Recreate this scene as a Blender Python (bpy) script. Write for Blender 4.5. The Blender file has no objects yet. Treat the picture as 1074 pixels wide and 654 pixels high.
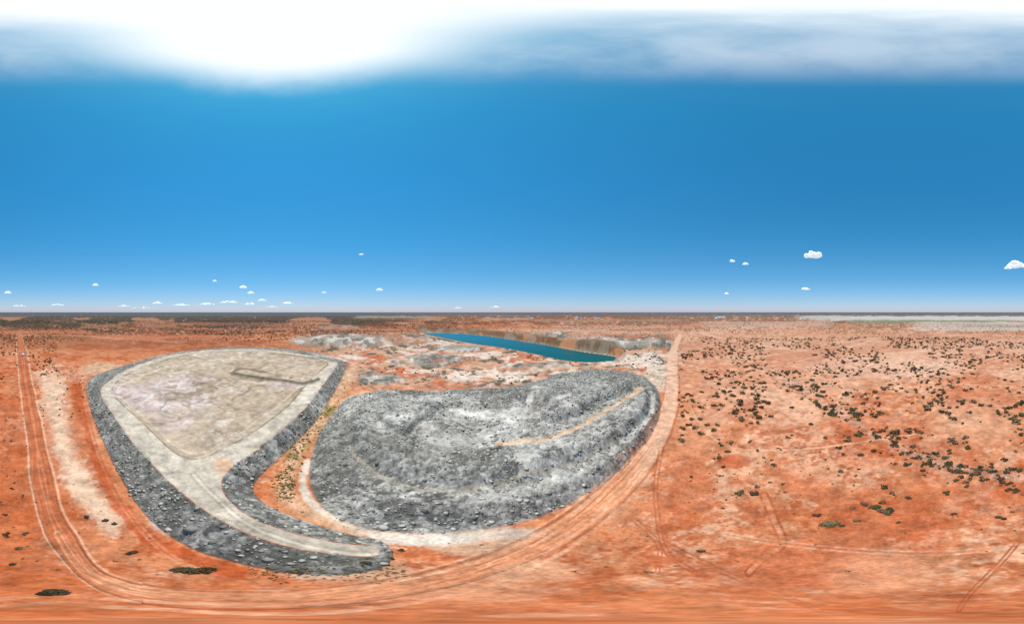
import bpy, bmesh, math, time, numpy as np
from mathutils import Vector
rng=np.random.default_rng(7); T0=time.time()
scene=bpy.context.scene
H0=50.0; K=90.0/327.0; D2R=math.pi/180
f32=np.float32
# ---------------------------------------------------------------- helpers
def s2l(c):
    c=np.array(c,dtype=np.float64)/255.0
    return np.where(c<=0.04045,c/12.92,((c+0.055)/1.055)**2.4)
EXPO=np.array([1.27,1.35,1.46])
def tgt(c): return (s2l(c)/EXPO).astype(f32)
def flat(p,z=0.0):
    x,y=p; dep=(y-327)*K*D2R
    r=(H0-z)/math.tan(dep)
    return (x,327+math.degrees(math.atan2(H0,r))/K)
def world(x,y,z=0.0):
    lon=(x-537)*K*D2R; dep=(y-327)*K*D2R
    r=(H0-z)/np.tan(dep)
    return r*np.sin(lon), r*np.cos(lon)
def smooth(pts,n=6,closed=False):
    P=np.array(pts,dtype=np.float64); m=len(P); out=[]
    for i in (range(m) if closed else range(m-1)):
        if closed: a,b,c,d=P[(i-1)%m],P[i],P[(i+1)%m],P[(i+2)%m]
        else: a,b,c,d=P[max(i-1,0)],P[i],P[i+1],P[min(i+2,m-1)]
        for k in range(n):
            t=k/n
            out.append(0.5*((2*b)+(-a+c)*t+(2*a-5*b+4*c-d)*t*t+(-a+3*b-3*c+d)*t**3))
    if not closed: out.append(P[-1])
    return np.array(out)
def hsh(ix,iy,seed):
    h=(ix.astype(np.int64)*374761393+iy.astype(np.int64)*668265263+seed*1274126177)&0xffffffff
    h=((h^(h>>13))*1274126177)&0xffffffff
    h=h^(h>>16)
    return (h&0xffff).astype(f32)/65535.0
def vnoise(x,y,seed=0):
    ix=np.floor(x); iy=np.floor(y); fx=(x-ix).astype(f32); fy=(y-iy).astype(f32)
    ix=ix.astype(np.int64); iy=iy.astype(np.int64)
    fx=fx*fx*(3-2*fx); fy=fy*fy*(3-2*fy)
    a=hsh(ix,iy,seed); b=hsh(ix+1,iy,seed); c=hsh(ix,iy+1,seed); d=hsh(ix+1,iy+1,seed)
    return (a+(b-a)*fx)*(1-fy)+(c+(d-c)*fx)*fy-0.5
def fbm(x,y,seed=0,octv=4,gain=0.5):
    s=0;a=1.0;t=0
    for o in range(octv):
        c,sn=math.cos(o*1.3+.4),math.sin(o*1.3+.4)
        s=s+a*vnoise((x*c-y*sn)*2**o,(x*sn+y*c)*2**o,seed+o*17); t+=a; a*=gain
    return s/t*2.0
def sst(a,b,x):
    t=np.clip((x-a)/(b-a),0,1); return t*t*(3-2*t)
# ---------------------------------------------------------------- terrain grid
NA=2400
pys=np.concatenate([np.arange(653.995,330,-0.6),np.arange(330,327.35,-0.12)])
NR=len(pys)
pxs=537+ (np.arange(NA)/NA*360-180)/K
def window(P,mg):
    x0,y0=P.min(0)-mg; x1,y1=P.max(0)+mg
    j0,j1=np.searchsorted(pxs,[x0,x1]); i0,i1=np.searchsorted(-pys,[-y1,-y0])
    return slice(max(i0,0),max(i1,i0+1)),slice(max(j0,0),max(j1,j0+1))
def pdist(qx,qy,P,closed=False,mg=30):
    P=np.asarray(P); out=np.full(qx.shape,500.0,dtype=f32)
    s=window(P,mg); x=qx[s]; y=qy[s]; best=np.full(x.shape,1e9,dtype=f32); n=len(P)
    for i in range(n if closed else n-1):
        a=P[i]; b=P[(i+1)%n]; dx,dy=f32(b[0]-a[0]),f32(b[1]-a[1]); L=dx*dx+dy*dy+f32(1e-9)
        ux=x-f32(a[0]); uy=y-f32(a[1])
        t=np.clip((ux*dx+uy*dy)/L,0,1)
        ex=ux-t*dx; ey=uy-t*dy
        np.minimum(best,ex*ex+ey*ey,out=best)
    out[s]=np.sqrt(best); return out
def inside(qx,qy,P):
    c=np.zeros(qx.shape,dtype=bool); s=window(np.asarray(P),12); x=qx[s]; y=qy[s]; cc=np.zeros(x.shape,dtype=bool)
    n=len(P); j=n-1
    for i in range(n):
        xi,yi=P[i]; xj,yj=P[j]
        if yi!=yj: cc^=((yi>y)!=(yj>y))&(x<(xj-xi)*(y-yi)/(yj-yi)+xi)
        j=i
    c[s]=cc; return c
def sdf(qx,qy,P):
    d=pdist(qx,qy,P,True,60)
    return np.where(inside(qx,qy,P),d,-d)
QX,QY=np.meshgrid(pxs,pys); QX=QX.astype(f32); QY=QY.astype(f32)
dep=(QY.astype(np.float64)-327)*K*D2R
R=H0/np.tan(dep); lon=(QX.astype(np.float64)-537)*K*D2R
X=R*np.sin(lon); Y=R*np.cos(lon)
SP=(np.sqrt((R*K*D2R)*((R*R+H0*H0)/H0*K*D2R*0.6))+0.02).astype(f32)
def ladder(seed,lo,hi):
    s=np.zeros(QX.shape,dtype=f32); L=hi; o=0
    wt=np.zeros(QX.shape,dtype=f32)
    while L>=lo:
        k=sst(0.8,2.6,L/SP)*sst(0.6,6.0,(R/L*8).astype(f32))
        c,sn=math.cos(o*1.7),math.sin(o*1.7)
        s+=k*vnoise((X*c-Y*sn)/L+31.7*o,(X*sn+Y*c)/L-17.3*o,seed+o*13); wt+=k*k
        L/=2; o+=1
    return s/np.sqrt(np.maximum(wt,0.5))*3.0
N1=ladder(11,0.3,900); N2=ladder(57,0.2,400); N3=ladder(91,6,1500)
FINE=ladder(131,0.08,3.0)*0.7
PX=fbm(QX/2.2,QY/0.9,401,2)
rag=np.minimum(60/np.maximum(R,8),5).astype(f32)
wx=QX+fbm(X/6,Y/6,5,3)*rag; wy=QY+fbm(X/6,Y/6,6,3)*rag*0.6
print('noise',time.time()-T0)
# ---------------------------------------------------------------- outlines
def FL(pts,z=0.0,n=4,closed=True): return smooth([flat(p,z(p) if callable(z) else z) for p in pts],n,closed)
def zdam(p): return 6.0-4.2*float(np.clip((p[0]-235)/150,0,1)) if p[1]>500 else 6.0
DAMC=FL([(111,402),(138,385),(180,372),(225,366),(270,366),(315,371),(345,378),(354,380),(350,388),(335,408),(318,430),(290,455),(255,480),(238,494),(232,508),(240,525),(262,542),(300,557),(350,568),(388,572),(397,577),(390,583),(345,580),(300,572),(250,556),(205,528),(170,497),(140,464),(118,434),(106,413)],zdam)
DAMT=FL([(96,396),(130,383),(178,370),(225,364),(270,363.5),(318,367),(358,377),(362,384),(359,397),(346,420),(327,448),(294,480),(270,503),(267,517),(285,532),(320,546),(365,559),(398,566),(412,580),(402,595),(360,603),(300,600),(240,588),(190,570),(150,538),(120,490),(100,445),(90,412)])
BASIN=FL([(117,410),(132,394),(170,379),(220,369.5),(270,369.5),(318,374.5),(338,379),(344,382),(338,388),(323,402),(304,425),(272,450),(238,470),(208,483),(182,475),(150,445),(127,424)],5.3)
ZD=8.5
DUMPC=FL([(395,420),(430,417),(480,418),(540,414),(575,404),(600,397),(640,395),(655,399),(668,408),(672,422),(652,441),(622,457),(585,466),(556,478),(530,474),(500,480),(460,472),(430,468),(405,450),(384,440)],ZD)
DUMPT=FL([(372,414),(430,409),(490,409),(550,402),(590,391),(630,387),(665,391),(688,405),(693,430),(680,462),(650,495),(610,522),(560,544),(500,556),(430,560),(370,551),(338,532),(324,505),(328,470),(345,437)])
ZL=-5.0
LAKEPX=[(440,349.5),(460,349.6),(485,350.3),(510,352.5),(540,357),(575,362.5),(610,368.5),(640,372.5),(650,376),(640,380),(615,381.5),(590,379),(565,373),(530,365.5),(500,361),(475,356.5),(455,352.5)]
LAKE=FL(LAKEPX,ZL)
ROADM=smooth([(713,352),(708,362),(705,376),(705,392),(704,415),(697,442),(680,474),(652,507),(612,542),(562,572),(505,595),(440,611),(370,622),(290,629),(210,629),(140,620),(98,604),(72,575),(54,540),(44,500),(36,450),(28,405),(23,370),(20,352)],4)
# ---------------------------------------------------------------- heights
Z=np.zeros(QX.shape,dtype=f32)
Z+=(0.25*fbm(X/14,Y/14,3,4)+0.9*fbm(X/120,Y/120,8,3)*sst(60,300,R)).astype(f32)
Z+=(2.5*fbm(X/700,Y/700,21,3)*sst(400,2000,R)).astype(f32)
Z+=FINE*0.06
sDT=sdf(QX+(wx-QX)*.5,QY+(wy-QY)*.5,DAMT); sDC=sdf(QX+(wx-QX)*.6,QY+(wy-QY)*.6,DAMC); sB=sdf(wx,wy,BASIN)
sPT=sdf(wx,wy,DUMPT); sPC=sdf(wx,wy,DUMPC); sL=sdf(QX,QY,LAKE)
zc=np.where(QY>480, 6.0-4.2*np.clip((QX-235)/150,0,1),6.0)
t=np.where(sDC>0,1,np.where(sDT>0,sDT/(sDT-np.minimum(sDC,0)+1e-6),0))
gul=(0.9*fbm(X/4,Y/4,63,3)*np.where((sDT>0)&(sDC<0),np.sin(np.pi*np.clip(t,0,1)),0))
Z=(Z*(1-np.clip(t*1.3,0,1))+ (zc*t)+gul).astype(f32)
Z-= (0.7*sst(0,3,sB)).astype(f32)
Z+=(0.12*fbm(X/5,Y/5,19,3)*(sDC>0)).astype(f32)
tp=np.where(sPC>0,1,np.where(sPT>0,sPT/(sPT-np.minimum(sPC,0)+1e-6),0)).astype(f32)
lump=fbm(X/11,Y/11,44,4).astype(f32)
bn=np.clip(tp+0.12*fbm(X/16,Y/16,47,2),0,1).astype(f32)
prof=0.48*sst(0,0.34,bn)+0.08*bn+0.44*sst(0.56,0.86,bn)
bench=sst(0.31,0.40,bn)*sst(0.60,0.50,bn)
Zd=ZD*np.where(sPT>0,prof,0)+lump*(1.3*sst(0,0.4,tp)*(1-0.5*sst(0,8,sPC)))
wx2=wx+lump*5; wy2=wy+fbm(X/9,Y/9,71,3)*3
def poly_h(pts,z,h,w):
    s=sdf(wx2,wy2,FL(pts,z)); return (h*sst(0,w,s)).astype(f32), s
h1,s1=poly_h([(566,410),(600,398),(640,393),(661,401),(664,410),(640,421),(604,440),(578,448),(566,440),(572,426)],ZD,3.2,7)
h2,s2=poly_h([(398,424),(440,420),(466,424),(460,434),(440,444),(430,458),(410,454),(396,440)],ZD,2.2,7)
h3,s3=poly_h([(480,417),(538,414),(538,422),(520,429),(496,428),(478,425)],ZD,1.2,5)
Zd+=h1+h2+h3
def hump(px,py,z,rx,ry,h):
    q=flat((px,py),z); e=((QX-q[0])/rx)**2+((QY-q[1])/ry)**2; return (h*np.exp(-e*1.3)).astype(f32)
Zd+=hump(500,466,ZD,26,6,-1.5)
Z=np.where(sPT>0,Z*(1-np.clip(tp*2,0,1))+Zd,Z).astype(f32)
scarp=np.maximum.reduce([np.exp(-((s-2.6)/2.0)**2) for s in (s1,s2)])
def worley(x,y,seed):
    ix=np.floor(x).astype(np.int64); iy=np.floor(y).astype(np.int64)
    b1=np.full(x.shape,9.0,dtype=f32); v=np.zeros(x.shape,dtype=f32)
    for dx in(-1,0,1):
        for dy in(-1,0,1):
            jx=ix+dx; jy=iy+dy
            d=((x-(jx+hsh(jx,jy,seed)))**2+(y-(jy+hsh(jx,jy,seed+5)))**2).astype(f32); m=d<b1
            b1=np.where(m,d,b1); v=np.where(m,hsh(jx,jy,seed+9),v)
    return np.sqrt(b1),v
rub=np.maximum(sst(-0.5,2.5,sPT),sst(0,1.2,np.minimum(sDT,-sDC+0.3))).astype(f32)
idx=np.where(rub>0.02)
w1,v1=worley(X[idx]/1.6,Y[idx]/1.6,3); w2,v2=worley(X[idx]/0.6,Y[idx]/0.6,8); w3,v3=worley(X[idx]/4.2,Y[idx]/4.2,14)
rh=(np.clip(0.6-w1,0,1)*0.8*v1+np.clip(0.6-w2,0,1)*0.28+np.clip(0.75-w3,0,1)*1.3*v3*(tp[idx]>.3))
def line(pts,z=0.0,n=4): return FL(pts,z,n,False)
def ld(pts,z=0.0,mg=30): return pdist(wx,wy,line(pts,z),mg=mg)
d1=ld([(522,467),(545,464),(575,461),(605,449),(635,432),(658,417),(672,408)],ZD)
d2=ld([(557,414),(553,426),(546,437),(530,446),(505,452)],ZD)
d3=ld([(478,432),(505,436),(535,444),(520,454),(490,461),(455,465),(448,454)],ZD)
d4=ld([(600,420),(575,428),(548,440)],ZD); d5=ld([(366,470),(400,500),(460,515),(530,508),(600,488),(650,462)],4.5)
m1=1-sst(1.8,3.8,d1+N2)
pale_top=np.clip(np.maximum.reduce([(1-sst(1.0,3.5,d2+N2*1.5))*.8,(1-sst(1,13,d3+N2*6)),(1-sst(1,4,d4+N2*2))*.5]),0,1)
rk=rub*(1-0.85*np.maximum(m1,pale_top))
Z[idx]+=rh*rk[idx]
dR=pdist(wx*0.5+QX*0.5,wy*0.5+QY*0.5,ROADM)
halfR=np.interp(QY,[335,352,380,450,560,600,654],[1.2,2.4,5.5,9.5,12.5,9,8]).astype(f32)
halfR=halfR*np.where(QX<150,0.85,1)
rw=dR/halfR+0.14*N3
road=1-sst(0.8,1.15,rw)
berm=np.exp(-((rw-1.12)/0.12)**2)
Z+=(berm*0.3*(R<200)).astype(f32)
Z=np.where(sL>-9,Z*sst(0,9,-sL),Z)
Z=np.where(sL>0, ZL-np.minimum(sL*1.0,4), Z+ np.where(sL>-5,(ZL)*(1-sst(0,3.2,-sL)),0)).astype(f32)
lakemid=np.interp(QX,[430,510,560,650,670],[351,357,366,378,380]).astype(f32)
Z+=(4.0*sst(1.8,3.2,-sL)*sst(7,4,-sL)*sst(480,540,QX)*(QY<lakemid)*(0.7+.5*fbm(X/25,Y/25,33,3))).astype(f32)*(sL<0)*(sL>-7)
ME=fbm(QX/9.0,QY/2.6,701,5,.62)
def mound(px,py,rx,ry,h,seed):
    e=((QX-px)/rx)**2+((QY-py)/ry)**2
    e=e*(1+0.5*fbm(QX/14.0,QY/4.0,seed,3))+ME*.25
    return (h*(sst(1.0,.8,e)*.6+.4*sst(.6,.3,e))*(1+.3*ME)).astype(f32), 1-sst(0.85,1.1,e)
mounds=[(362,358,62,6,7,1),(645,361,55,5,7,2),(692,360,18,4,4,3),(428,357,32,5,6,4),(590,352,45,3,6,9),(355,343,22,2,5,5),(450,378,38,7,3.5,6),(560,386,40,5,2.5,12),(480,366,28,4,3,14),(400,398,26,5,2,16)]
mm=np.zeros(QX.shape,dtype=f32)
for a in mounds:
    h,m=mound(*a); h=np.where(sL>-1.5,0,h); Z+=h; mm=np.maximum(mm,m)
BU=line([(243,392),(275,397),(300,400),(322,403),(334,399)],5.3); BU2=line([(243,392),(252,387),(280,391)],5.3)
db=np.minimum(pdist(QX,QY,BU),pdist(QX,QY,BU2)+0.6)
Z+=(1.5*np.exp(-(db/1.2)**2)).astype(f32)
print('heights',time.time()-T0)
# ---------------------------------------------------------------- colours
def lerp(C,c,m):
    m=np.clip(m,0,1)[...,None]; return C*(1-m)+tgt(c)[None,None,:]*m
def lerpw(C,c,m):
    m=np.clip(m,0,1); s=m>0.003
    C[s]=C[s]*(1-m[s][:,None])+tgt(c)*m[s][:,None]; return C
C=np.zeros(QX.shape+(3,),dtype=f32)+tgt((208,134,94))
C=lerp(C,(232,180,146),sst(-0.1,1.0,N1)*0.85)
C=lerp(C,(182,90,50),sst(0.0,1.1,-N2)*0.75)
C=lerp(C,(188,94,52),sst(150,20,QX)*sst(385,440,QY)*0.6)
C=lerp(C,(208,118,72),sst(590,640,QY)*0.45)
C=lerp(C,(214,166,138),sst(430,350,QY)*sst(640,740,QX)*0.6)
C=lerp(C,(230,180,150),sst(700,760,QX)*sst(590,420,QY)*sst(-0.4,1.0,N3)*0.65)
C=lerp(C,(194,100,62),sst(700,780,QX)*sst(370,410,QY)*sst(0.2,1.0,-N3)*0.5)
def reg(x0,x1,y0,y1,s=20,sy=6): return sst(x0-s,x0+s,wx)*sst(x1+s,x1-s,wx)*sst(y0-sy,y0+sy,wy)*sst(y1+sy,y1-sy,wy)
mid=reg(330,705,350,406)
M1=fbm(QX/22,QY/6,501,5,.62); M2=fbm(QX/10,QY/3,502,5,.65); M3=fbm(QX/40,QY/9,503,5,.6)
C=lerpw(C,(208,168,140),mid*0.8)
C=lerpw(C,(200,112,72),mid*sst(0.0,0.2,M1)*0.85)
C=lerpw(C,(138,134,126),mid*sst(0.05,0.2,-M2)*0.8)
C=lerpw(C,(232,220,206),mid*sst(0.14,0.3,M3+M2*.5)*0.75)
C=lerpw(C,(100,86,68),mid*sst(0.22,0.35,-M2-M1*.4)*0.8)
C=lerpw(C,(164,158,148),mm*0.8); C=lerpw(C,(218,210,200),mm*sst(0.02,0.2,M2)*0.8); C=lerpw(C,(98,96,90),mm*sst(0.05,.25,-ME)*0.8)
C=lerpw(C,(206,136,98),mm*sst(0.12,.3,M3)*.6)
def blob(px,py,rx,ry,c,a,nz=0.5,N=None):
    global C
    e=np.sqrt(((wx-px)/rx)**2+((wy-py)/ry)**2)+ (N1 if N is None else N)*nz*0.4
    C=lerpw(C,c,(1-sst(0.6,1.15,e))*a)
SW=smooth([(54,400),(60,440),(70,480),(88,515),(116,548)],5)
C=lerpw(C,(236,206,178),(1-sst(3,18,pdist(wx,wy,SW)+N1*6))*0.8)
C=lerpw(C,(188,88,48),(1-sst(4,9,pdist(wx,wy,smooth([(78,400),(92,450),(112,505),(140,548),(185,580),(250,600)],5))+N2*2))*0.7)
blob(170,540,16,18,(206,200,192),0.7); blob(172,545,10,6,(222,218,210),0.6)
blob(60,395,35,8,(222,170,140),0.5); blob(50,430,20,12,(226,182,152),0.4); blob(110,388,26,7,(214,180,150),0.7)
blob(768,484,20,8,(192,98,60),0.85,0.1)
blob(720,520,45,40,(194,104,66),0.45); blob(500,572,60,12,(224,186,156),0.7)
blob(440,566,70,7,(224,216,204),0.8,0.4); blob(520,560,70,8,(216,206,192),0.7,0.4)
blob(560,600,50,14,(226,176,142),0.5); blob(640,520,25,25,(222,168,138),0.4)
blob(400,600,40,10,(205,170,140),0.6); blob(345,597,50,10,(196,188,170),0.5); blob(690,400,16,12,(226,206,184),0.6)
blob(860,600,120,12,(214,128,88),0.4); blob(930,385,90,14,(230,190,164),0.5); blob(1020,440,50,30,(224,166,132),0.5)
blob(800,400,60,16,(220,172,142),0.4); blob(930,600,60,25,(228,168,130),0.4); blob(480,620,120,10,(232,178,142),.35)
VAL=smooth([(362,400),(345,428),(318,462),(302,495),(300,520),(330,540),(372,556)],5)
dV=pdist(wx,wy,VAL)
C=lerpw(C,(208,154,112),(1-sst(4,16,dV))*0.7)
C=lerpw(C,(232,220,204),(1-sst(1,5.5,ld([(322,485),(318,512),(335,534),(372,552),(420,563),(470,566)])+N2*2))*0.8)
C=lerpw(C,(230,198,168),(1-sst(0,9,dV+N1*4))*0.5)
C=lerpw(C,(112,116,62),(1-sst(2,13,dV))*sst(0.25,0.9,N2)*0.8*(QX<352))
CRK=smooth([(812,392),(838,404),(868,424),(900,445),(930,462),(965,478),(1000,489),(1030,497),(1074,500)],5)
dC=pdist(wx,wy,CRK)
C=lerpw(C,(226,196,174),(1-sst(0.5,4.5,dC+N2*4))*0.35); C=lerpw(C,(140,104,80),(1-sst(1,8,dC))*sst(0.3,1.0,N1)*0.5)
# far plain
big=fbm(X/420,Y/420,77,4)+0.5*fbm(X/90,Y/90,78,3)
left=sst(500,340,QX)
scr=sst(376,342,QY)*(0.5+.45*left)*sst(-0.2,0.25,PX+0.5*big+left*.3+sst(352,338,QY)*.2)
C=lerpw(C,(84,70,54),scr*(1-mm)*0.95)
C=lerpw(C,(200,124,88),sst(362,342,QY)*sst(334,338,QY)*sst(0.1,0.4,big-PX*.4)*0.55*(1-mm))
C=lerpw(C,(82,76,64),sst(346,335,QY+M1*7-left*3)*0.8*(0.5+.5*left)*sst(-.5,0,PX+.2+left*.3))
C=lerpw(C,(206,144,110),sst(346,341,QY)*sst(330,334,QY)*sst(0.15,.3,M3)*0.6)
C=lerpw(C,(96,104,108),sst(333.5,329,QY)*0.85)  # bluish distance haze painted into the scrub colour below the horizon
def strip(x0,x1,y0,y1,c,a):
    global C
    m=sst(x0-12,x0+12,QX+M1*30)*sst(x1+12,x1-12,QX+M1*30)*sst(y0-.7,y0+.7,QY+M2*1.2)*sst(y1+1.2,y1-1.2,QY+M2*1.5)
    C=lerpw(C,c,m*a)
strip(850,1200,331.5,336.5,(204,200,194),0.85); strip(890,1060,335.5,339,(140,144,112),0.8)
strip(960,1200,337.5,347,(212,192,178),0.75); strip(840,900,331,334,(190,180,170),0.7); strip(1000,1200,340,344,(150,144,134),0.5)
strip(740,860,337,343,(214,178,158),0.6); strip(500,560,333.5,335,(180,172,160),0.6); strip(590,700,341,345,(210,170,150),0.5)
strip(130,330,338,341,(186,120,90),0.55); strip(0,90,346,350,(204,124,90),0.7); strip(100,290,351,356,(210,132,98),0.55)
strip(370,450,331.5,333.5,(190,180,160),.5); strip(200,420,344,346,(206,130,96),.6); strip(640,760,347,350,(216,176,152),.6)
strip(430,640,345,348,(214,180,156),.6); strip(560,720,335,337,(178,150,130),.6)
# dam
C=lerpw(C,(206,194,177),sst(-0.3,0.6,sDC+N2*0.3))
C=lerpw(C,(228,216,202),sst(0,1,sDC)*sst(0,1,N1)*0.6)
C=lerpw(C,(148,142,132),sst(0,1,sDC)*sst(3,0.5,sDC)*sst(0,1,N2)*0.7)
C=lerpw(C,(172,158,140),sst(0,1,sDC)*sst(0.3,1.2,-N2)*0.5)
CRL=line([(388,577),(345,574),(300,565),(255,548),(222,520),(203,500)],5)
dcr=pdist(wx*.3+QX*.7,wy*.3+QY*.7,CRL)
C=lerpw(C,(178,164,144),(1-sst(.6,1.4,np.abs(dcr-2.6)))*(sDC>1)*.5); C=lerpw(C,(236,226,212),(1-sst(.5,1.5,dcr))*(sDC>1)*.5)
q=(235,flat((235,488),6)[1]); C=lerpw(C,(214,164,124),(1-sst(3,13,np.hypot((QX-q[0])/1.2,QY-q[1])+N1*3))*0.7)
bm=sst(-0.4,0.6,sB)
C=lerpw(C,(194,174,152),bm)
C=lerpw(C,(206,186,182),bm*sst(0,0.9,N3)*0.8)
C=lerpw(C,(162,142,118),bm*sst(0.1,1.1,N1)*0.75)
C=lerpw(C,(226,216,208),bm*sst(0.3,1.2,-N2)*0.75)
ridg=np.abs(fbm(X/22,Y/22,301,3)); C=lerpw(C,(230,220,206),bm*(1-sst(0.0,0.05,ridg))*0.5)
ridg=np.abs(fbm(X/30,Y/30,311,4)); C=lerpw(C,(136,118,94),bm*(1-sst(0.0,0.04,ridg))*0.55)
ring=(1-sst(.4,1.4,np.abs(sB-7+N3*2))); C=lerpw(C,(226,214,200),bm*ring*.4)
dk=(1-sst(0.3,1.2,np.abs(sB)))*(sDC>1); C=lerpw(C,(128,116,92),dk*0.75*sst(-.8,.6,N2))
C=lerpw(C,(112,108,86),(1-sst(0.8,2.2,db))*0.85)
# rubble
c0=tgt((106,105,101)); c1=tgt((198,195,188)); c2=tgt((230,226,218))
g=v1*0.5+v2*0.5
gg=np.clip(0.48+(g-0.5)*1.3+0.28*N2[idx]-0.3*sst(0.4,0.8,w1)-.2*sst(.45,.8,w3),0,1)[:,None]
base=c0*(1-gg)+c1*gg
lowf=fbm(X[idx]/14,Y[idx]/14,601,3)+.4*N1[idx]
gl=sst(0.0,0.8,lowf)[:,None]*0.55; base=base*(1-gl)+c2*gl
gw=sst(0.05,0.6,-lowf)[:,None]*0.4; base=base*(1-gw)+tgt((112,110,100))*gw
gb=(bench[idx]*(sPT[idx]>0)*sst(-.6,.6,N1[idx]))[:,None]*0.5; base=base*(1-gb)+c2*gb
gs=(scarp[idx])[:,None]*0.35; base=base*(1-gs)+tgt((98,96,90))*gs  # dark shade lines painted into the rock colour along the scarps
go=(sst(0.3,0.8,fbm(X[idx]/25,Y[idx]/25,611,3)))[:,None]*0.35; base=base*(1-go)+tgt((190,170,146))*go
m=rub[idx][:,None]; C[idx]=C[idx]*(1-m)+base*m
onD=(sPT>0)
C=lerpw(C,(210,205,197),pale_top*onD*0.85); C=lerpw(C,(244,240,233),pale_top*onD*sst(-.4,.6,N1)*0.85)
C=lerpw(C,(208,194,174),(1-sst(1.2,2.6,d5+N2))*onD*.45)
C=lerpw(C,(222,188,156),m1*0.9*onD)
zf=flat((521,470),ZD); blob(zf[0],zf[1],8,5,(62,58,52),0.8,0.3)
# roads
C=lerpw(C,(222,154,114),road*0.75)
tr=np.abs((rw*2.4+0.5*N3+.3*N1)%1-0.5)
C=lerpw(C,(240,196,162),road*sst(0.22,0.02,tr)*0.65*sst(-.8,.6,N1)); C=lerpw(C,(180,92,54),road*sst(0.32,0.5,tr)*0.45)
C=lerpw(C,(168,82,46),berm*0.55*sst(-.8,.8,N2))
C=lerpw(C,(232,196,170),road*sst(650,690,QX)*sst(560,470,QY)*0.6)
C=lerpw(C,(178,88,50),road*sst(130,60,QX)*0.75)
C=lerpw(C,(236,194,162),np.exp(-((rw-1.35)/0.14)**2)*sst(180,90,QX)*.7)
C=lerpw(C,(222,150,112),np.exp(-((rw-0.25)/0.12)**2)*sst(180,90,QX)*.5)
def track(pts,w,c,a,gap=0.0):
    global C
    P=smooth(pts,5); d=pdist(QX+(wx-QX)*0.3,QY+(wy-QY)*0.3,P,mg=gap+w+8)
    if gap>0: d=np.abs(d-gap)
    C=lerpw(C,c,(1-sst(w*0.4,w,d))*a*(0.7+0.5*np.clip(N1,-1,1)))
track([(0,643),(200,641),(400,640),(600,640),(800,642),(1074,640)],5,(198,104,64),0.5)
track([(0,632),(60,628),(130,633),(300,640),(420,630),(520,607),(590,575),(640,535)],3.0,(238,190,156),0.65,4)
track([(60,560),(90,600),(150,618),(300,622),(420,606),(520,578),(600,534),(660,480)],1.5,(238,194,160),0.6,3)
track([(80,600),(150,624),(300,628),(430,614),(530,586),(610,540),(670,478)],1.0,(170,84,48),0.6,3)
track([(0,622),(60,618),(110,628),(300,634),(500,625),(700,620),(900,630),(1074,625)],2.0,(186,98,60),0.5,3)
track([(88,385),(92,430),(110,490),(140,545),(190,590),(260,612),(340,612),(430,598)],2,(230,170,134),0.55,2)
track([(802,520),(812,545),(820,570),(800,585),(786,600)],1.8,(168,78,46),0.9,4)
track([(802,520),(812,545),(820,570),(800,585),(786,600)],3,(232,170,134),0.4)
track([(760,560),(820,570),(900,577),(980,580),(1074,572)],1.2,(238,188,156),0.65,2)
track([(694,470),(688,505),(690,545),(700,580),(730,600)],1.4,(180,92,56),0.7,2)
track([(660,540),(690,570),(690,600)],1.4,(180,92,56),0.6,2)
track([(712,400),(735,445),(770,470),(850,470),(960,455)],1.2,(234,184,152),0.6)
track([(735,350),(800,362),(900,372),(1000,366),(1100,362)],1.0,(232,190,162),0.7)
track([(712,380),(760,388),(840,378),(930,352)],0.9,(232,190,162),0.7)
track([(720,372),(790,374),(880,360),(960,348)],0.8,(232,190,162),0.6)
track([(1074,560),(1050,590),(1020,620),(1005,640)],1.5,(174,88,52),0.7,2)
track([(680,560),(760,600),(860,640)],1.2,(186,98,62),0.5,2)
track([(20,352),(80,352),(200,358),(330,352),(420,349)],1.0,(218,154,122),0.8)
track([(0,372),(40,366),(100,374)],1.0,(226,164,130),0.7)
track([(408,366),(430,382),(470,394),(540,392),(620,384),(690,378)],1.8,(232,198,170),0.8)
track([(350,372),(395,386),(440,400),(500,404)],1.4,(208,122,84),0.8)
track([(400,360),(460,372),(520,372),(600,388)],1.2,(232,206,184),0.7)
track([(30,380),(70,384),(100,392)],1.4,(228,172,140),0.7)
track([(640,384),(680,384),(706,386)],3.2,(232,200,174),0.85)
rim=(1-sst(0.4,1.6,np.abs(sL+0.3)))*(sL<1); C=lerpw(C,(232,214,190),rim*0.75)
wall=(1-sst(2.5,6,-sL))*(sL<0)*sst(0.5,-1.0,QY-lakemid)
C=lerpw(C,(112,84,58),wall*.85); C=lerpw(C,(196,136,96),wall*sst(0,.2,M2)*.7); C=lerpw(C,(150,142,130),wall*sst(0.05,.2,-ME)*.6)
C*=(1+0.28*FINE)[...,None]; C*=(1+0.09*vnoise(X*9,Y*9,5)*(R<60))[...,None]
C=np.clip(C,0.004,0.85)
print('colour',time.time()-T0)
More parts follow.
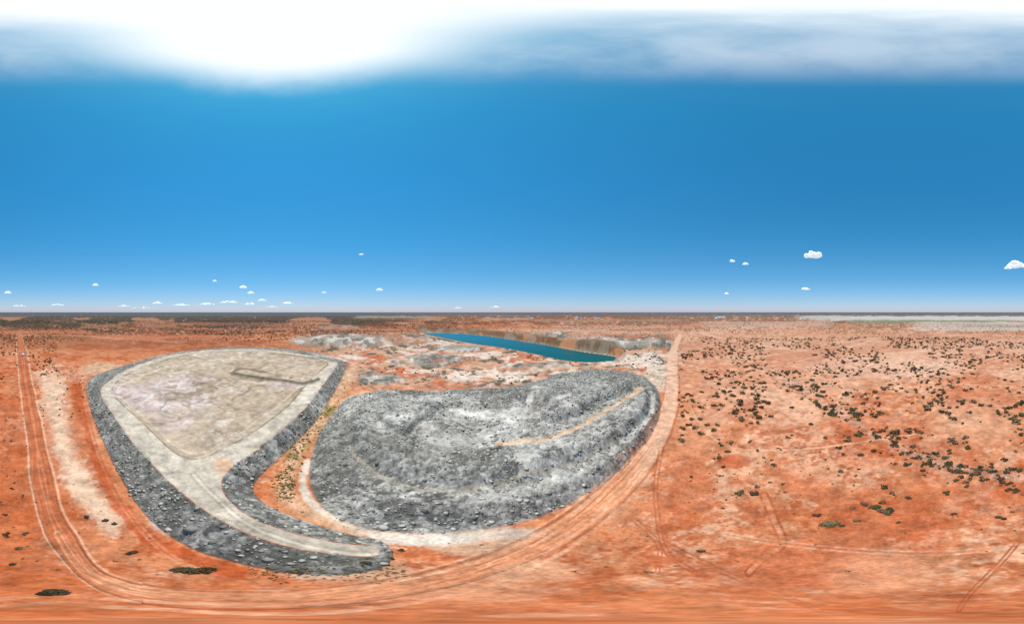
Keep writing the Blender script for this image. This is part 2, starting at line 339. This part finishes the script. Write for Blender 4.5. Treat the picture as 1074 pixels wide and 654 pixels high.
# ---------------------------------------------------------------- mesh building
def mesh_from(name,co,faces,cols=None,mat=None,smoothf=False,fs=4):
    me=bpy.data.meshes.new(name); n=len(co); m=len(faces)
    me.vertices.add(n); me.vertices.foreach_set('co',np.ascontiguousarray(co,dtype=f32).ravel())
    me.loops.add(m*fs); me.loops.foreach_set('vertex_index',np.ascontiguousarray(faces,dtype=np.int32).ravel())
    me.polygons.add(m); me.polygons.foreach_set('loop_start',np.arange(0,m*fs,fs,dtype=np.int32))
    me.polygons.foreach_set('loop_total',np.full(m,fs,dtype=np.int32))
    if smoothf: me.polygons.foreach_set('use_smooth',np.ones(m,dtype=bool))
    me.update(calc_edges=True)
    if cols is not None:
        at=me.color_attributes.new('Col','FLOAT_COLOR','POINT')
        c4=np.ones((n,4),dtype=f32); c4[:,:3]=cols; at.data.foreach_set('color',c4.ravel())
    ob=bpy.data.objects.new(name,me); scene.collection.objects.link(ob)
    if mat: me.materials.append(mat)
    return ob
def newmat(name):
    m=bpy.data.materials.new(name); m.use_nodes=True; nt=m.node_tree
    return m,nt,nt.nodes['Principled BSDF']
def ground_mat(name,scale,bump,var):
    m,nt,b=newmat(name); N=nt.nodes; L=nt.links
    a=N.new('ShaderNodeAttribute'); a.attribute_name='Col'
    tc=N.new('ShaderNodeNewGeometry')
    n1=N.new('ShaderNodeTexNoise'); n1.inputs['Scale'].default_value=scale; n1.inputs['Detail'].default_value=6; n1.inputs['Roughness'].default_value=0.7
    L.new(tc.outputs['Position'],n1.inputs['Vector'])
    mr=N.new('ShaderNodeMapRange'); mr.inputs['From Min'].default_value=0.3; mr.inputs['From Max'].default_value=0.7
    mr.inputs['To Min'].default_value=1-var; mr.inputs['To Max'].default_value=1+var
    L.new(n1.outputs['Fac'],mr.inputs['Value'])
    mx=N.new('ShaderNodeVectorMath'); mx.operation='SCALE'
    L.new(a.outputs['Color'],mx.inputs[0]); L.new(mr.outputs['Result'],mx.inputs['Scale'])
    L.new(mx.outputs['Vector'],b.inputs['Base Color'])
    b.inputs['Roughness'].default_value=0.95; b.inputs['Specular IOR Level'].default_value=0.05
    bp=N.new('ShaderNodeBump'); bp.inputs['Strength'].default_value=bump; bp.inputs['Distance'].default_value=0.12
    L.new(n1.outputs['Fac'],bp.inputs['Height']); L.new(bp.outputs['Normal'],b.inputs['Normal'])
    return m
MG=ground_mat('red_earth',2.2,0.6,0.22); MR=ground_mat('grey_waste_rock',2.2,0.6,0.22)
MT=ground_mat('dried_tailings',1.5,0.3,0.16); MD=ground_mat('graded_dirt',2.6,0.5,0.18)
VID=np.arange(NR*NA).reshape(NR,NA); nxt=np.roll(VID,-1,axis=1)
F=np.stack([VID[:-1],nxt[:-1],nxt[1:],VID[1:]],-1).reshape(-1,4)
lab=np.zeros((NR,NA),dtype=np.int8)
lab[(road>0.5)&(R<700)]=1
lab[(sDT>0)]=2; lab[(sPT>0)]=3
lab[(sDC>0)&(sB<=0)]=4; lab[sB>0]=5
labF=lab[:-1].reshape(-1)
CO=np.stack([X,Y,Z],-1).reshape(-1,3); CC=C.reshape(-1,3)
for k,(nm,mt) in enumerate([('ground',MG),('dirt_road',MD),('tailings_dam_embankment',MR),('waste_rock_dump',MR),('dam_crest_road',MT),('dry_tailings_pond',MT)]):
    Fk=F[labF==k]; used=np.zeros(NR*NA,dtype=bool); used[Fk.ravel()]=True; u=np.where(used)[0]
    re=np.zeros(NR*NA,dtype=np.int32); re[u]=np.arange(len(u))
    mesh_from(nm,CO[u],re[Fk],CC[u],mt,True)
def samp(A,x,y):
    r=np.hypot(x,y); py=327+np.degrees(np.arctan2(H0,r))/K; px=537+np.degrees(np.arctan2(x,y))/K
    i=np.clip(np.searchsorted(-pys,-py),0,NR-1); j=np.round((px-pxs[0])/(pxs[1]-pxs[0])).astype(int)%NA
    return A[i,j]
print('terrain',time.time()-T0)
# ---------------------------------------------------------------- lake
me=bpy.data.meshes.new('lake')
bm_=bmesh.new(); LP=smooth([flat(p,ZL) for p in LAKEPX],5,True)
ctr=LP.mean(0); LP2=ctr+(LP-ctr)*np.array([1.012,1.08]); vs=[]
for p in LP2:
    x,y=world(p[0],p[1]); vs.append(bm_.verts.new((float(x),float(y),ZL+0.1)))
bm_.faces.new(vs); bm_.to_mesh(me); bm_.free()
scene.collection.objects.link(bpy.data.objects.new('lake',me))
m,nt,b=newmat('lake_water'); N=nt.nodes; L=nt.links
g=N.new('ShaderNodeNewGeometry')
mp=N.new('ShaderNodeSeparateXYZ'); L.new(g.outputs['Position'],mp.inputs[0])
n=N.new('ShaderNodeTexNoise'); n.inputs['Scale'].default_value=0.012; n.inputs['Detail'].default_value=3
L.new(g.outputs['Position'],n.inputs['Vector'])
mr=N.new('ShaderNodeMapRange'); mr.inputs['From Min'].default_value=450; mr.inputs['From Max'].default_value=180; L.new(mp.outputs['Y'],mr.inputs['Value'])
ad=N.new('ShaderNodeMath'); ad.operation='MULTIPLY_ADD'; ad.inputs[1].default_value=0.5; L.new(n.outputs['Fac'],ad.inputs[0]); L.new(mr.outputs[0],ad.inputs[2])
cr=N.new('ShaderNodeValToRGB'); cr.color_ramp.elements[0].position=0.25; cr.color_ramp.elements[1].position=1.0
cr.color_ramp.elements[0].color=(0.002,0.135,0.20,1); cr.color_ramp.elements[1].color=(0.003,0.085,0.088,1)
L.new(ad.outputs[0],cr.inputs['Fac']); L.new(cr.outputs['Color'],b.inputs['Base Color'])
b.inputs['Roughness'].default_value=0.3; b.inputs['IOR'].default_value=1.2; b.inputs['Specular IOR Level'].default_value=0.2
n2=N.new('ShaderNodeTexNoise'); n2.inputs['Scale'].default_value=0.8; n2.inputs['Detail'].default_value=4; L.new(g.outputs['Position'],n2.inputs['Vector'])
bp=N.new('ShaderNodeBump'); bp.inputs['Strength'].default_value=0.5; bp.inputs['Distance'].default_value=0.3
L.new(n2.outputs['Fac'],bp.inputs['Height']); L.new(bp.outputs['Normal'],b.inputs['Normal'])
me.materials.append(m)
# ---------------------------------------------------------------- rocks
def ico(sub=1):
    bm=bmesh.new(); bmesh.ops.create_icosphere(bm,subdivisions=sub,radius=1)
    v=np.array([p.co[:] for p in bm.verts]); f=np.array([[q.index for q in fc.verts] for fc in bm.faces]); bm.free(); return v,f
IV,IF=ico(1)
def rotm(a):
    c,s=np.cos(a),np.sin(a); o=np.zeros_like(a); i=o+1
    return np.stack([np.stack([c,-s,o],-1),np.stack([s,c,o],-1),np.stack([o,o,i],-1)],-2)
def rocks(name,x,y,size,colA,colB,mat):
    n=len(x); z=samp(Z,x,y)
    sc=np.stack([size*rng.uniform(.7,1.3,n),size*rng.uniform(.6,1.1,n),size*rng.uniform(.35,.8,n)],-1)
    V=IV[None]*(1+rng.uniform(-.28,.28,(n,len(IV),1)))
    V=V*sc[:,None,:]; M=rotm(rng.uniform(0,6.28,n)); V=np.einsum('nij,nkj->nki',M,V)
    V+=np.stack([x,y,z+size*0.1],-1)[:,None,:]
    Fs=(IF[None]+(np.arange(n)*len(IV))[:,None,None]).reshape(-1,3)
    t=rng.uniform(0,1,n)[:,None]; cc=tgt(colA)*(1-t)+tgt(colB)*t
    cc=np.repeat(cc,len(IV),0)
    return mesh_from(name,V.reshape(-1,3),Fs,cc,mat,False,3)
MRock=ground_mat('rock_surface',3.0,0.4,0.2)
n=150000
rr=np.sqrt(rng.uniform(15**2,190**2,n)); th=rng.uniform(-2.25,1.05,n); x=rr*np.sin(th); y=rr*np.cos(th)
k=samp(rk,x,y); keep=rng.uniform(0,1,n)<k*np.clip(0.6+1.1*fbm(x/7,y/7,9,2),0.05,1); x,y=x[keep],y[keep]
sz=0.12+0.5*rng.uniform(0,1,len(x))**5; sz=np.maximum(sz,np.hypot(x,y)*0.0017)
sz*=1+0.9*rng.uniform(0,1,len(x))*(rng.uniform(0,1,len(x))>0.985)
rocks('waste_rock_rubble',x,y,sz.astype(float),(112,110,104),(222,217,208),MRock)
n=220; P=CRK[rng.integers(0,len(CRK)-1,n)]+rng.normal(0,1,(n,2))*np.array([9,5])
x,y=world(P[:,0],P[:,1]); rocks('creek_stones',x,y,rng.uniform(.12,.45,n),(170,140,120),(226,206,190),MRock)
# ---------------------------------------------------------------- shrubs
def shrub_proto(nq,seed):
    r=np.random.default_rng(seed); nl=r.integers(5,9)
    cen=np.stack([r.uniform(-.55,.55,nl),r.uniform(-.55,.55,nl),r.uniform(.15,.5,nl)],-1); rad=r.uniform(.28,.5,nl)
    tone=r.uniform(.6,1.35,nl)
    li=r.integers(0,nl,nq); d=r.normal(0,1,(nq,3)); d/=np.linalg.norm(d,axis=1)[:,None]
    d[:,2]=np.where(d[:,2]<-0.3,-d[:,2],d[:,2])
    p=cen[li]+d*(rad[li]*r.uniform(.55,1.05,nq))[:,None]; p[:,2]=np.maximum(p[:,2],.02)
    s=r.uniform(.05,.11,nq)*(2.4 if nq<40 else 1.6 if nq<150 else 0.9)
    a=r.normal(0,1,(nq,3)); a/=np.linalg.norm(a,axis=1)[:,None]; b_=np.cross(a,r.normal(0,1,(nq,3))); b_/=np.linalg.norm(b_,axis=1)[:,None]
    a*=s[:,None]; b_*=s[:,None]*.7
    V=np.stack([p-a-b_,p+a-b_,p+a+b_,p-a+b_],1).reshape(-1,3)
    t=np.repeat(tone[li]*r.uniform(.7,1.3,nq)*(0.6+0.6*p[:,2]),4)
    sv=[];st=[]
    for i in range(nl if nq>40 else 1):
        c=cen[i]; w=.025; b0=np.array([c[0]*.15,c[1]*.15,-.05]); q=np.array([w,0,0]); q2=np.array([0,w,0])
        sv+= [b0-q,b0+q,c+q*.4,c-q*.4, b0-q2,b0+q2,c+q2*.4,c-q2*.4]; st+=[.7]*8
    V=np.concatenate([V,np.array(sv)]); t=np.concatenate([t,np.array(st)])
    return V,t
def shrubs(name,x,y,size,nq,cols,mat,flatz=0.75,seed=100):
    n=len(x); z=samp(Z,x,y); protos=[shrub_proto(nq,seed+i) for i in range(6)]
    Vs=[];Cs=[]; pick=rng.integers(0,6,n); cols=np.array([tgt(c) for c in cols])
    for i in range(6):
        id_=np.where(pick==i)[0]
        if len(id_)==0: continue
        V,t=protos[i]; k=len(id_)
        W=V[None]*np.stack([size[id_]*.5,size[id_]*.5*rng.uniform(.75,1.1,k),size[id_]*.5*flatz*rng.uniform(.8,1.2,k)],-1)[:,None,:]
        W=np.einsum('nij,nkj->nki',rotm(rng.uniform(0,6.28,k)),W)+np.stack([x[id_],y[id_],z[id_]],-1)[:,None,:]
        Vs.append(W.reshape(-1,3)); c=cols[rng.integers(0,len(cols),k)]*rng.uniform(.75,1.25,(k,1))
        Cs.append((c[:,None,:]*t[None,:,None]).reshape(-1,3))
    V=np.concatenate(Vs); Cc=np.clip(np.concatenate(Cs),.003,.6); F_=np.arange(len(V)).reshape(-1,4)
    return mesh_from(name,V,F_,Cc,mat,False,4)
m,nt,b=newmat('saltbush_foliage'); a=nt.nodes.new('ShaderNodeAttribute'); a.attribute_name='Col'
nt.links.new(a.outputs['Color'],b.inputs['Base Color']); b.inputs['Roughness'].default_value=.8; b.inputs['Specular IOR Level'].default_value=.15
MS=m
GREEN=[(112,108,74),(102,102,70),(118,108,82),(104,92,72),(126,116,84)]
BROWN=[(134,104,78),(118,92,70),(106,94,68)]
lst=[(202,598,3.2),(58,620,2.4),(137,579,1.6),(90,542,1.3),(110,545,1.5),(120,549,1.2),(870,549,2.9),(857,540,1.6),(897,546,1.7),(930,537,2.9),(918,532,2.2),(906,529,1.9),(924,527,2.2),(895,533,1.5),
     (953,522,1.4),(994,517,1.8),(1050,543,1.9),(995,491,2.1),(1000,539,1.2),(903,478,2.2),(917,473,2.4),(866,482,1.6),(882,551,1.2),(942,548,1.2),(310,600,1.5),(408,585,1.4),(384,592,1.2),(420,577,1.1),(735,578,1.0),(680,600,.8),(8,560,1.3),(20,575,1.2),(14,592,1.0),(5,540,1.2),(1040,495,1.8),(1015,470,2.2),(880,470,2.2),(830,428,3),(850,445,2.4)]
for i,(px,py,s) in enumerate(lst):
    x,y=world(px,py); shrubs('shrub',np.array([x]),np.array([y]),np.array([s*1.1]),900,[(104,92,66),(96,84,60)] if i<6 else GREEN+BROWN,MS,.7,100+i*7)
def scat(n,x0,x1,y0,y1,pw=1.0):
    r0=H0/math.tan((y1-327)*K*D2R); r1=H0/math.tan((y0-327)*K*D2R)
    r=np.sqrt(rng.uniform(0,1,n)**pw*(r1*r1-r0*r0)+r0*r0); a=rng.uniform(x0-537,x1-537,n)*K*D2R
    return r*np.sin(a),r*np.cos(a)
def ok(x,y,thr=-2,rd=.25):
    return (samp(sDT,x,y)<0)&(samp(sPT,x,y)<-2)&(samp(road,x,y)<rd)&(samp(sL,x,y)<-3)&(samp(mm,x,y)<.5)
XS=[];YS=[];SS=[]
def add(n,x0,x1,y0,y1,s0,s1,cl=0.0,pw=1.0,sc=30):
    x,y=scat(n,x0,x1,y0,y1,pw); k=ok(x,y)&(fbm(x/sc,y/sc,61,3)>cl)
    XS.append(x[k]);YS.append(y[k]);SS.append(s0+(s1-s0)*rng.uniform(0,1,k.sum())**1.8)
add(900,712,1190,385,465,1.4,4.8,-0.08,1.5,22)
add(520,712,1000,380,440,1.4,4.8,-0.15,1.4,22)
add(3000,712,1190,354,390,2.0,6.2,-0.08,1.3,50)
add(140,715,1190,455,520,.8,2.6,-0.3)
add(90,715,1190,480,600,.35,1.0,-0.4)
add(2000,-110,60,352,400,1.6,3.8,-0.05,1.3,40)
add(260,-110,48,400,600,.4,1.5,-0.3)
add(140,60,100,385,440,.6,1.8,-.2)
add(1100,360,715,352,406,1.0,3.0,0.0,1.2,30)
add(500,540,712,352,390,1.5,3.8,-0.1)
n=190; P=CRK[rng.integers(0,len(CRK)-1,n)]+rng.normal(0,1,(n,2))*np.array([10,7]); x,y=world(P[:,0],P[:,1]); XS.append(x);YS.append(y);SS.append(rng.uniform(.8,2.8,n))
P=np.array([(722,446),(716,450),(728,449),(742,446),(748,452),(735,455),(716,437),(726,440),(752,446),(735,440)]); x,y=world(P[:,0],P[:,1]); XS.append(x);YS.append(y);SS.append(np.full(len(x),3.2))
shrubs('scrub_vegetation',np.concatenate(XS),np.concatenate(YS),np.concatenate(SS),110,GREEN+BROWN,MS,.8)
XS=[];YS=[];SS=[]
add(20000,-110,480,336,358,2.4,6.0,-0.2,0.95,120)
add(10000,480,1190,336,357,2.4,6.0,-0.1,1.0,120)
shrubs('distant_scrub',np.concatenate(XS),np.concatenate(YS),np.concatenate(SS),16,GREEN+BROWN,MS,.9)
XS=[];YS=[];SS=[]
add(2600,60,1190,395,600,.2,.8,-0.5,1.0,10)
add(900,-110,60,395,600,.2,.8,-0.5,1.0,10)
add(500,60,1190,520,630,.12,.4,-0.5,1.0,10)
shrubs('dry_ground_cover',np.concatenate(XS),np.concatenate(YS),np.concatenate(SS),24,BROWN+[(140,120,88)],MS,.6)
n=700; P=VAL[rng.integers(0,len(VAL)-10,n)]+rng.normal(0,1,(n,2))*np.array([6,5]); x,y=world(P[:,0],P[:,1]); k=(samp(sDC,x,y)<-1)&(samp(sPT,x,y)<3)
shrubs('valley_weeds',x[k],y[k],.3+1.0*rng.uniform(0,1,k.sum())**2,90,[(138,132,70),(114,114,62),(156,144,84)],MS,.6)
n=260; P=np.array([(330+rng.uniform(-70,95),600+rng.normal(0,5)) for _ in range(n)]); x,y=world(P[:,0],P[:,1])
shrubs('dry_grass_tufts',x,y,rng.uniform(.15,.5,n),90,[(140,130,88),(120,112,76)],MS,.7)
# ---------------------------------------------------------------- sheds
def house(bm,x,y,z,w,d,h,a):
    c,s=math.cos(a),math.sin(a)
    def P(u,v,q): return bm.verts.new((x+u*c-v*s,y+u*s+v*c,z+q))
    B=[P(-w,-d,0),P(w,-d,0),P(w,d,0),P(-w,d,0)]; T=[P(-w,-d,h),P(w,-d,h),P(w,d,h),P(-w,d,h)]; r=[P(-w,0,h*1.45),P(w,0,h*1.45)]
    for i in range(4): bm.faces.new([B[i],B[(i+1)%4],T[(i+1)%4],T[i]])
    bm.faces.new([T[0],T[1],r[1],r[0]]); bm.faces.new([T[2],T[3],r[0],r[1]]); bm.faces.new([T[3],T[0],r[0]]); bm.faces.new([T[1],T[2],r[1]])
m,nt,b=newmat('painted_steel_sheet'); b.inputs['Base Color'].default_value=(.62,.62,.6,1); b.inputs['Roughness'].default_value=.6
bm=bmesh.new()
for i in range(46):
    px=rng.choice([rng.uniform(470,560),rng.uniform(745,760),rng.uniform(840,930),rng.uniform(590,640)]); py=rng.uniform(331.5,335)
    x,y=world(px,py); z=float(samp(Z,np.array([x]),np.array([y]))[0]); house(bm,x,y,z-.5,rng.uniform(6,14),rng.uniform(5,8),rng.uniform(3.5,6),rng.uniform(0,3))
me=bpy.data.meshes.new('distant_township'); bm.to_mesh(me); bm.free(); me.materials.append(m)
scene.collection.objects.link(bpy.data.objects.new('distant_township',me))
bm=bmesh.new(); x,y=world(25,373); z=float(samp(Z,np.array([x]),np.array([y]))[0]); house(bm,x,y,z-.2,2.6,1.8,2.4,1.3)
me=bpy.data.meshes.new('pump_shed'); bm.to_mesh(me); bm.free(); me.materials.append(m)
scene.collection.objects.link(bpy.data.objects.new('pump_shed',me))
# ---------------------------------------------------------------- clouds
m,nt,b=newmat('cloud_vapour'); b.inputs['Base Color'].default_value=(.9,.9,.9,1); b.inputs['Roughness'].default_value=1; b.inputs['Specular IOR Level'].default_value=0
b.inputs['Emission Color'].default_value=(.85,.93,1,1); b.inputs['Emission Strength'].default_value=.6  # glow added so the clouds' shaded undersides stay bright
SV,SF=ico(3)
def cloud(px,py,w,h,D=7000):
    lon=(px-537)*K*D2R; el=(327-py)*K*D2R; W=w*K*D2R*D/2; Hh=h*K*D2R*D/2
    cx,cy,cz=D*math.cos(el)*math.sin(lon),D*math.cos(el)*math.cos(lon),D*math.sin(el)
    n=26; Vs=[];Fs=[]
    for i in range(n):
        u=rng.uniform(-1,1); dep_=rng.uniform(-.6,.6); top=(1-abs(u)**1.5)
        r=Hh*rng.uniform(.3,.75)*(0.45+.6*top); v=-Hh*.5+rng.uniform(0,1)*Hh*top*1.0
        nz=1+.22*np.sin(SV[:,0]*5+i)*np.sin(SV[:,1]*6+i*2)*np.sin(SV[:,2]*5+i)+rng.uniform(-.06,.06,len(SV))
        P=SV*nz[:,None]*np.array([r*1.25,r*1.25,r*.85])
        P[:,2]=np.maximum(P[:,2]+v,-Hh*.75+rng.uniform(-.05,.05,len(SV))*Hh)
        off=np.array([cx+math.cos(lon)*u*W*.85+math.sin(lon)*dep_*W*.5,cy-math.sin(lon)*u*W*.85+math.cos(lon)*dep_*W*.5,cz])
        Vs.append(P+off); Fs.append(SF+i*len(SV))
    mesh_from('cloud',np.concatenate(Vs),np.concatenate(Fs),None,m,True,3)
for c in [(853,265,19,9),(1066,276,24,8),(1057,279,8,4),(768,272,6,3),(782,275,7,3),(845,301,10,3.5),(762,306,5,2),(379,265,5,2),(398,302,8,3),
          (100,297,7,3),(8,305,8,3),(255,299,8,4),(263,305,8,3),(225,293,5,2),(340,305,6,2),(275,313,9,2.5),(240,315,22,3),(218,317,20,3),(190,318,22,2.5),(302,316,14,2.5),
          (165,316,12,2.5),(130,319,14,2),(60,318,16,2),(20,319,16,2),(150,321,30,1.5),(520,320,12,1.5),(480,321,10,1.2),(285,320,16,1.5),(262,317,12,3)]:
    cloud(*c)
# ---------------------------------------------------------------- sky, sun, camera
SLON=(290-537)*K; SEL=77.0
sd=Vector((math.cos(math.radians(SEL))*math.sin(math.radians(SLON)),math.cos(math.radians(SEL))*math.cos(math.radians(SLON)),math.sin(math.radians(SEL))))
w=bpy.data.worlds.new('World'); scene.world=w; w.use_nodes=True; nt=w.node_tree; N=nt.nodes; L=nt.links
bg=N['Background']; sky=N.new('ShaderNodeTexSky'); sky.sky_type='NISHITA'; sky.sun_disc=False
sky.sun_elevation=math.radians(SEL); sky.sun_rotation=math.radians(SLON); sky.altitude=200; sky.air_density=1.0; sky.dust_density=0.3; sky.ozone_density=3.0
tc=N.new('ShaderNodeTexCoord'); sp=N.new('ShaderNodeSeparateXYZ'); L.new(tc.outputs['Generated'],sp.inputs[0])
ramp=N.new('ShaderNodeValToRGB'); e=ramp.color_ramp.elements
def half(c): return (c[0]/2,c[1]/2,c[2]/2,1)
e[0].position=0.0; e[0].color=half((.80,.86,1.32)); e[1].position=1.0; e[1].color=half((.30,1.30,1.35))
for p,c in [(.06,(.68,.88,1.16)),(.15,(.50,.96,1.16)),(.35,(.31,1.12,1.32)),(.6,(.24,1.22,1.45)),(.85,(.22,1.28,1.42)),(.94,(.3,1.28,1.35))]:
    q=e.new(p); q.color=half(c)
L.new(sp.outputs['Z'],ramp.inputs['Fac'])
mul=N.new('ShaderNodeVectorMath'); mul.operation='MULTIPLY'; L.new(sky.outputs['Color'],mul.inputs[0]); L.new(ramp.outputs['Color'],mul.inputs[1])
m2=N.new('ShaderNodeVectorMath'); m2.operation='SCALE'; m2.inputs['Scale'].default_value=2.0; L.new(mul.outputs[0],m2.inputs[0])
def MR_(src,a,b_,c=0.0,d=1.0,it='SMOOTHSTEP'):
    n=N.new('ShaderNodeMapRange'); n.interpolation_type=it; n.inputs['From Min'].default_value=a; n.inputs['From Max'].default_value=b_
    n.inputs['To Min'].default_value=c; n.inputs['To Max'].default_value=d; L.new(src,n.inputs['Value']); return n.outputs[0]
def MA(op,a,b_):
    n=N.new('ShaderNodeMath'); n.operation=op; n.use_clamp=True
    for i,v in enumerate((a,b_)):
        if isinstance(v,(int,float)): n.inputs[i].default_value=v
        else: L.new(v,n.inputs[i])
    return n.outputs[0]
dt=N.new('ShaderNodeVectorMath'); dt.operation='DOT_PRODUCT'; L.new(tc.outputs['Generated'],dt.inputs[0]); dt.inputs[1].default_value=sd
nz=N.new('ShaderNodeTexNoise'); nz.inputs['Scale'].default_value=2.6; nz.inputs['Detail'].default_value=6; nz.inputs['Roughness'].default_value=.6; L.new(tc.outputs['Generated'],nz.inputs['Vector'])
ac=N.new('ShaderNodeMath'); ac.operation='ARCCOSINE'; L.new(dt.outputs['Value'],ac.inputs[0])
ang=N.new('ShaderNodeMath'); ang.operation='MULTIPLY_ADD'; L.new(nz.outputs['Fac'],ang.inputs[0]); ang.inputs[1].default_value=.22
L.new(ac.outputs[0],ang.inputs[2])
glow=MR_(ang.outputs[0],math.radians(22.5),math.radians(7.5),0,1)
zel=N.new('ShaderNodeMath'); zel.operation='ARCSINE'; L.new(sp.outputs['Z'],zel.inputs[0])
veil=MA('MULTIPLY',MR_(zel.outputs[0],math.radians(64),math.radians(76)),MR_(nz.outputs['Fac'],.35,.65,.2,.6))
top=MR_(zel.outputs[0],math.radians(79),math.radians(90),0,.85)
v=MA('ADD',MA('ADD',glow,MA('MULTIPLY',veil,.8)),MA('MULTIPLY',top,MR_(nz.outputs['Fac'],.3,.6,.5,1.0)))
mix=N.new('ShaderNodeMix'); mix.data_type='RGBA'; L.new(v,mix.inputs['Factor']); L.new(m2.outputs[0],mix.inputs[6]); mix.inputs[7].default_value=(9.0,9.6,10,1)
L.new(mix.outputs[2],bg.inputs['Color']); bg.inputs['Strength'].default_value=0.11
sl=bpy.data.lights.new('sun','SUN'); sl.energy=4.3; sl.angle=math.radians(.53); sl.color=(1,.955,.89)
so=bpy.data.objects.new('sun',sl); scene.collection.objects.link(so)
so.rotation_euler=sd.to_track_quat('Z','Y').to_euler(); so.location=(0,0,200)
cam=bpy.data.cameras.new('camera'); co=bpy.data.objects.new('camera',cam); scene.collection.objects.link(co)
co.location=(0,0,H0); co.rotation_euler=(math.radians(90),0,0)
cam.clip_start=0.1; cam.clip_end=100000
cam.type='PANO'
tg=cam if hasattr(cam,'panorama_type') else cam.cycles
tg.panorama_type='EQUIRECTANGULAR'
tg.longitude_min=math.radians(-537*K); tg.longitude_max=math.radians(537*K)
tg.latitude_min=-math.pi/2; tg.latitude_max=math.pi/2
scene.camera=co
scene.view_settings.view_transform='Standard'; scene.view_settings.look='None'; scene.view_settings.exposure=0
print('done',time.time()-T0)
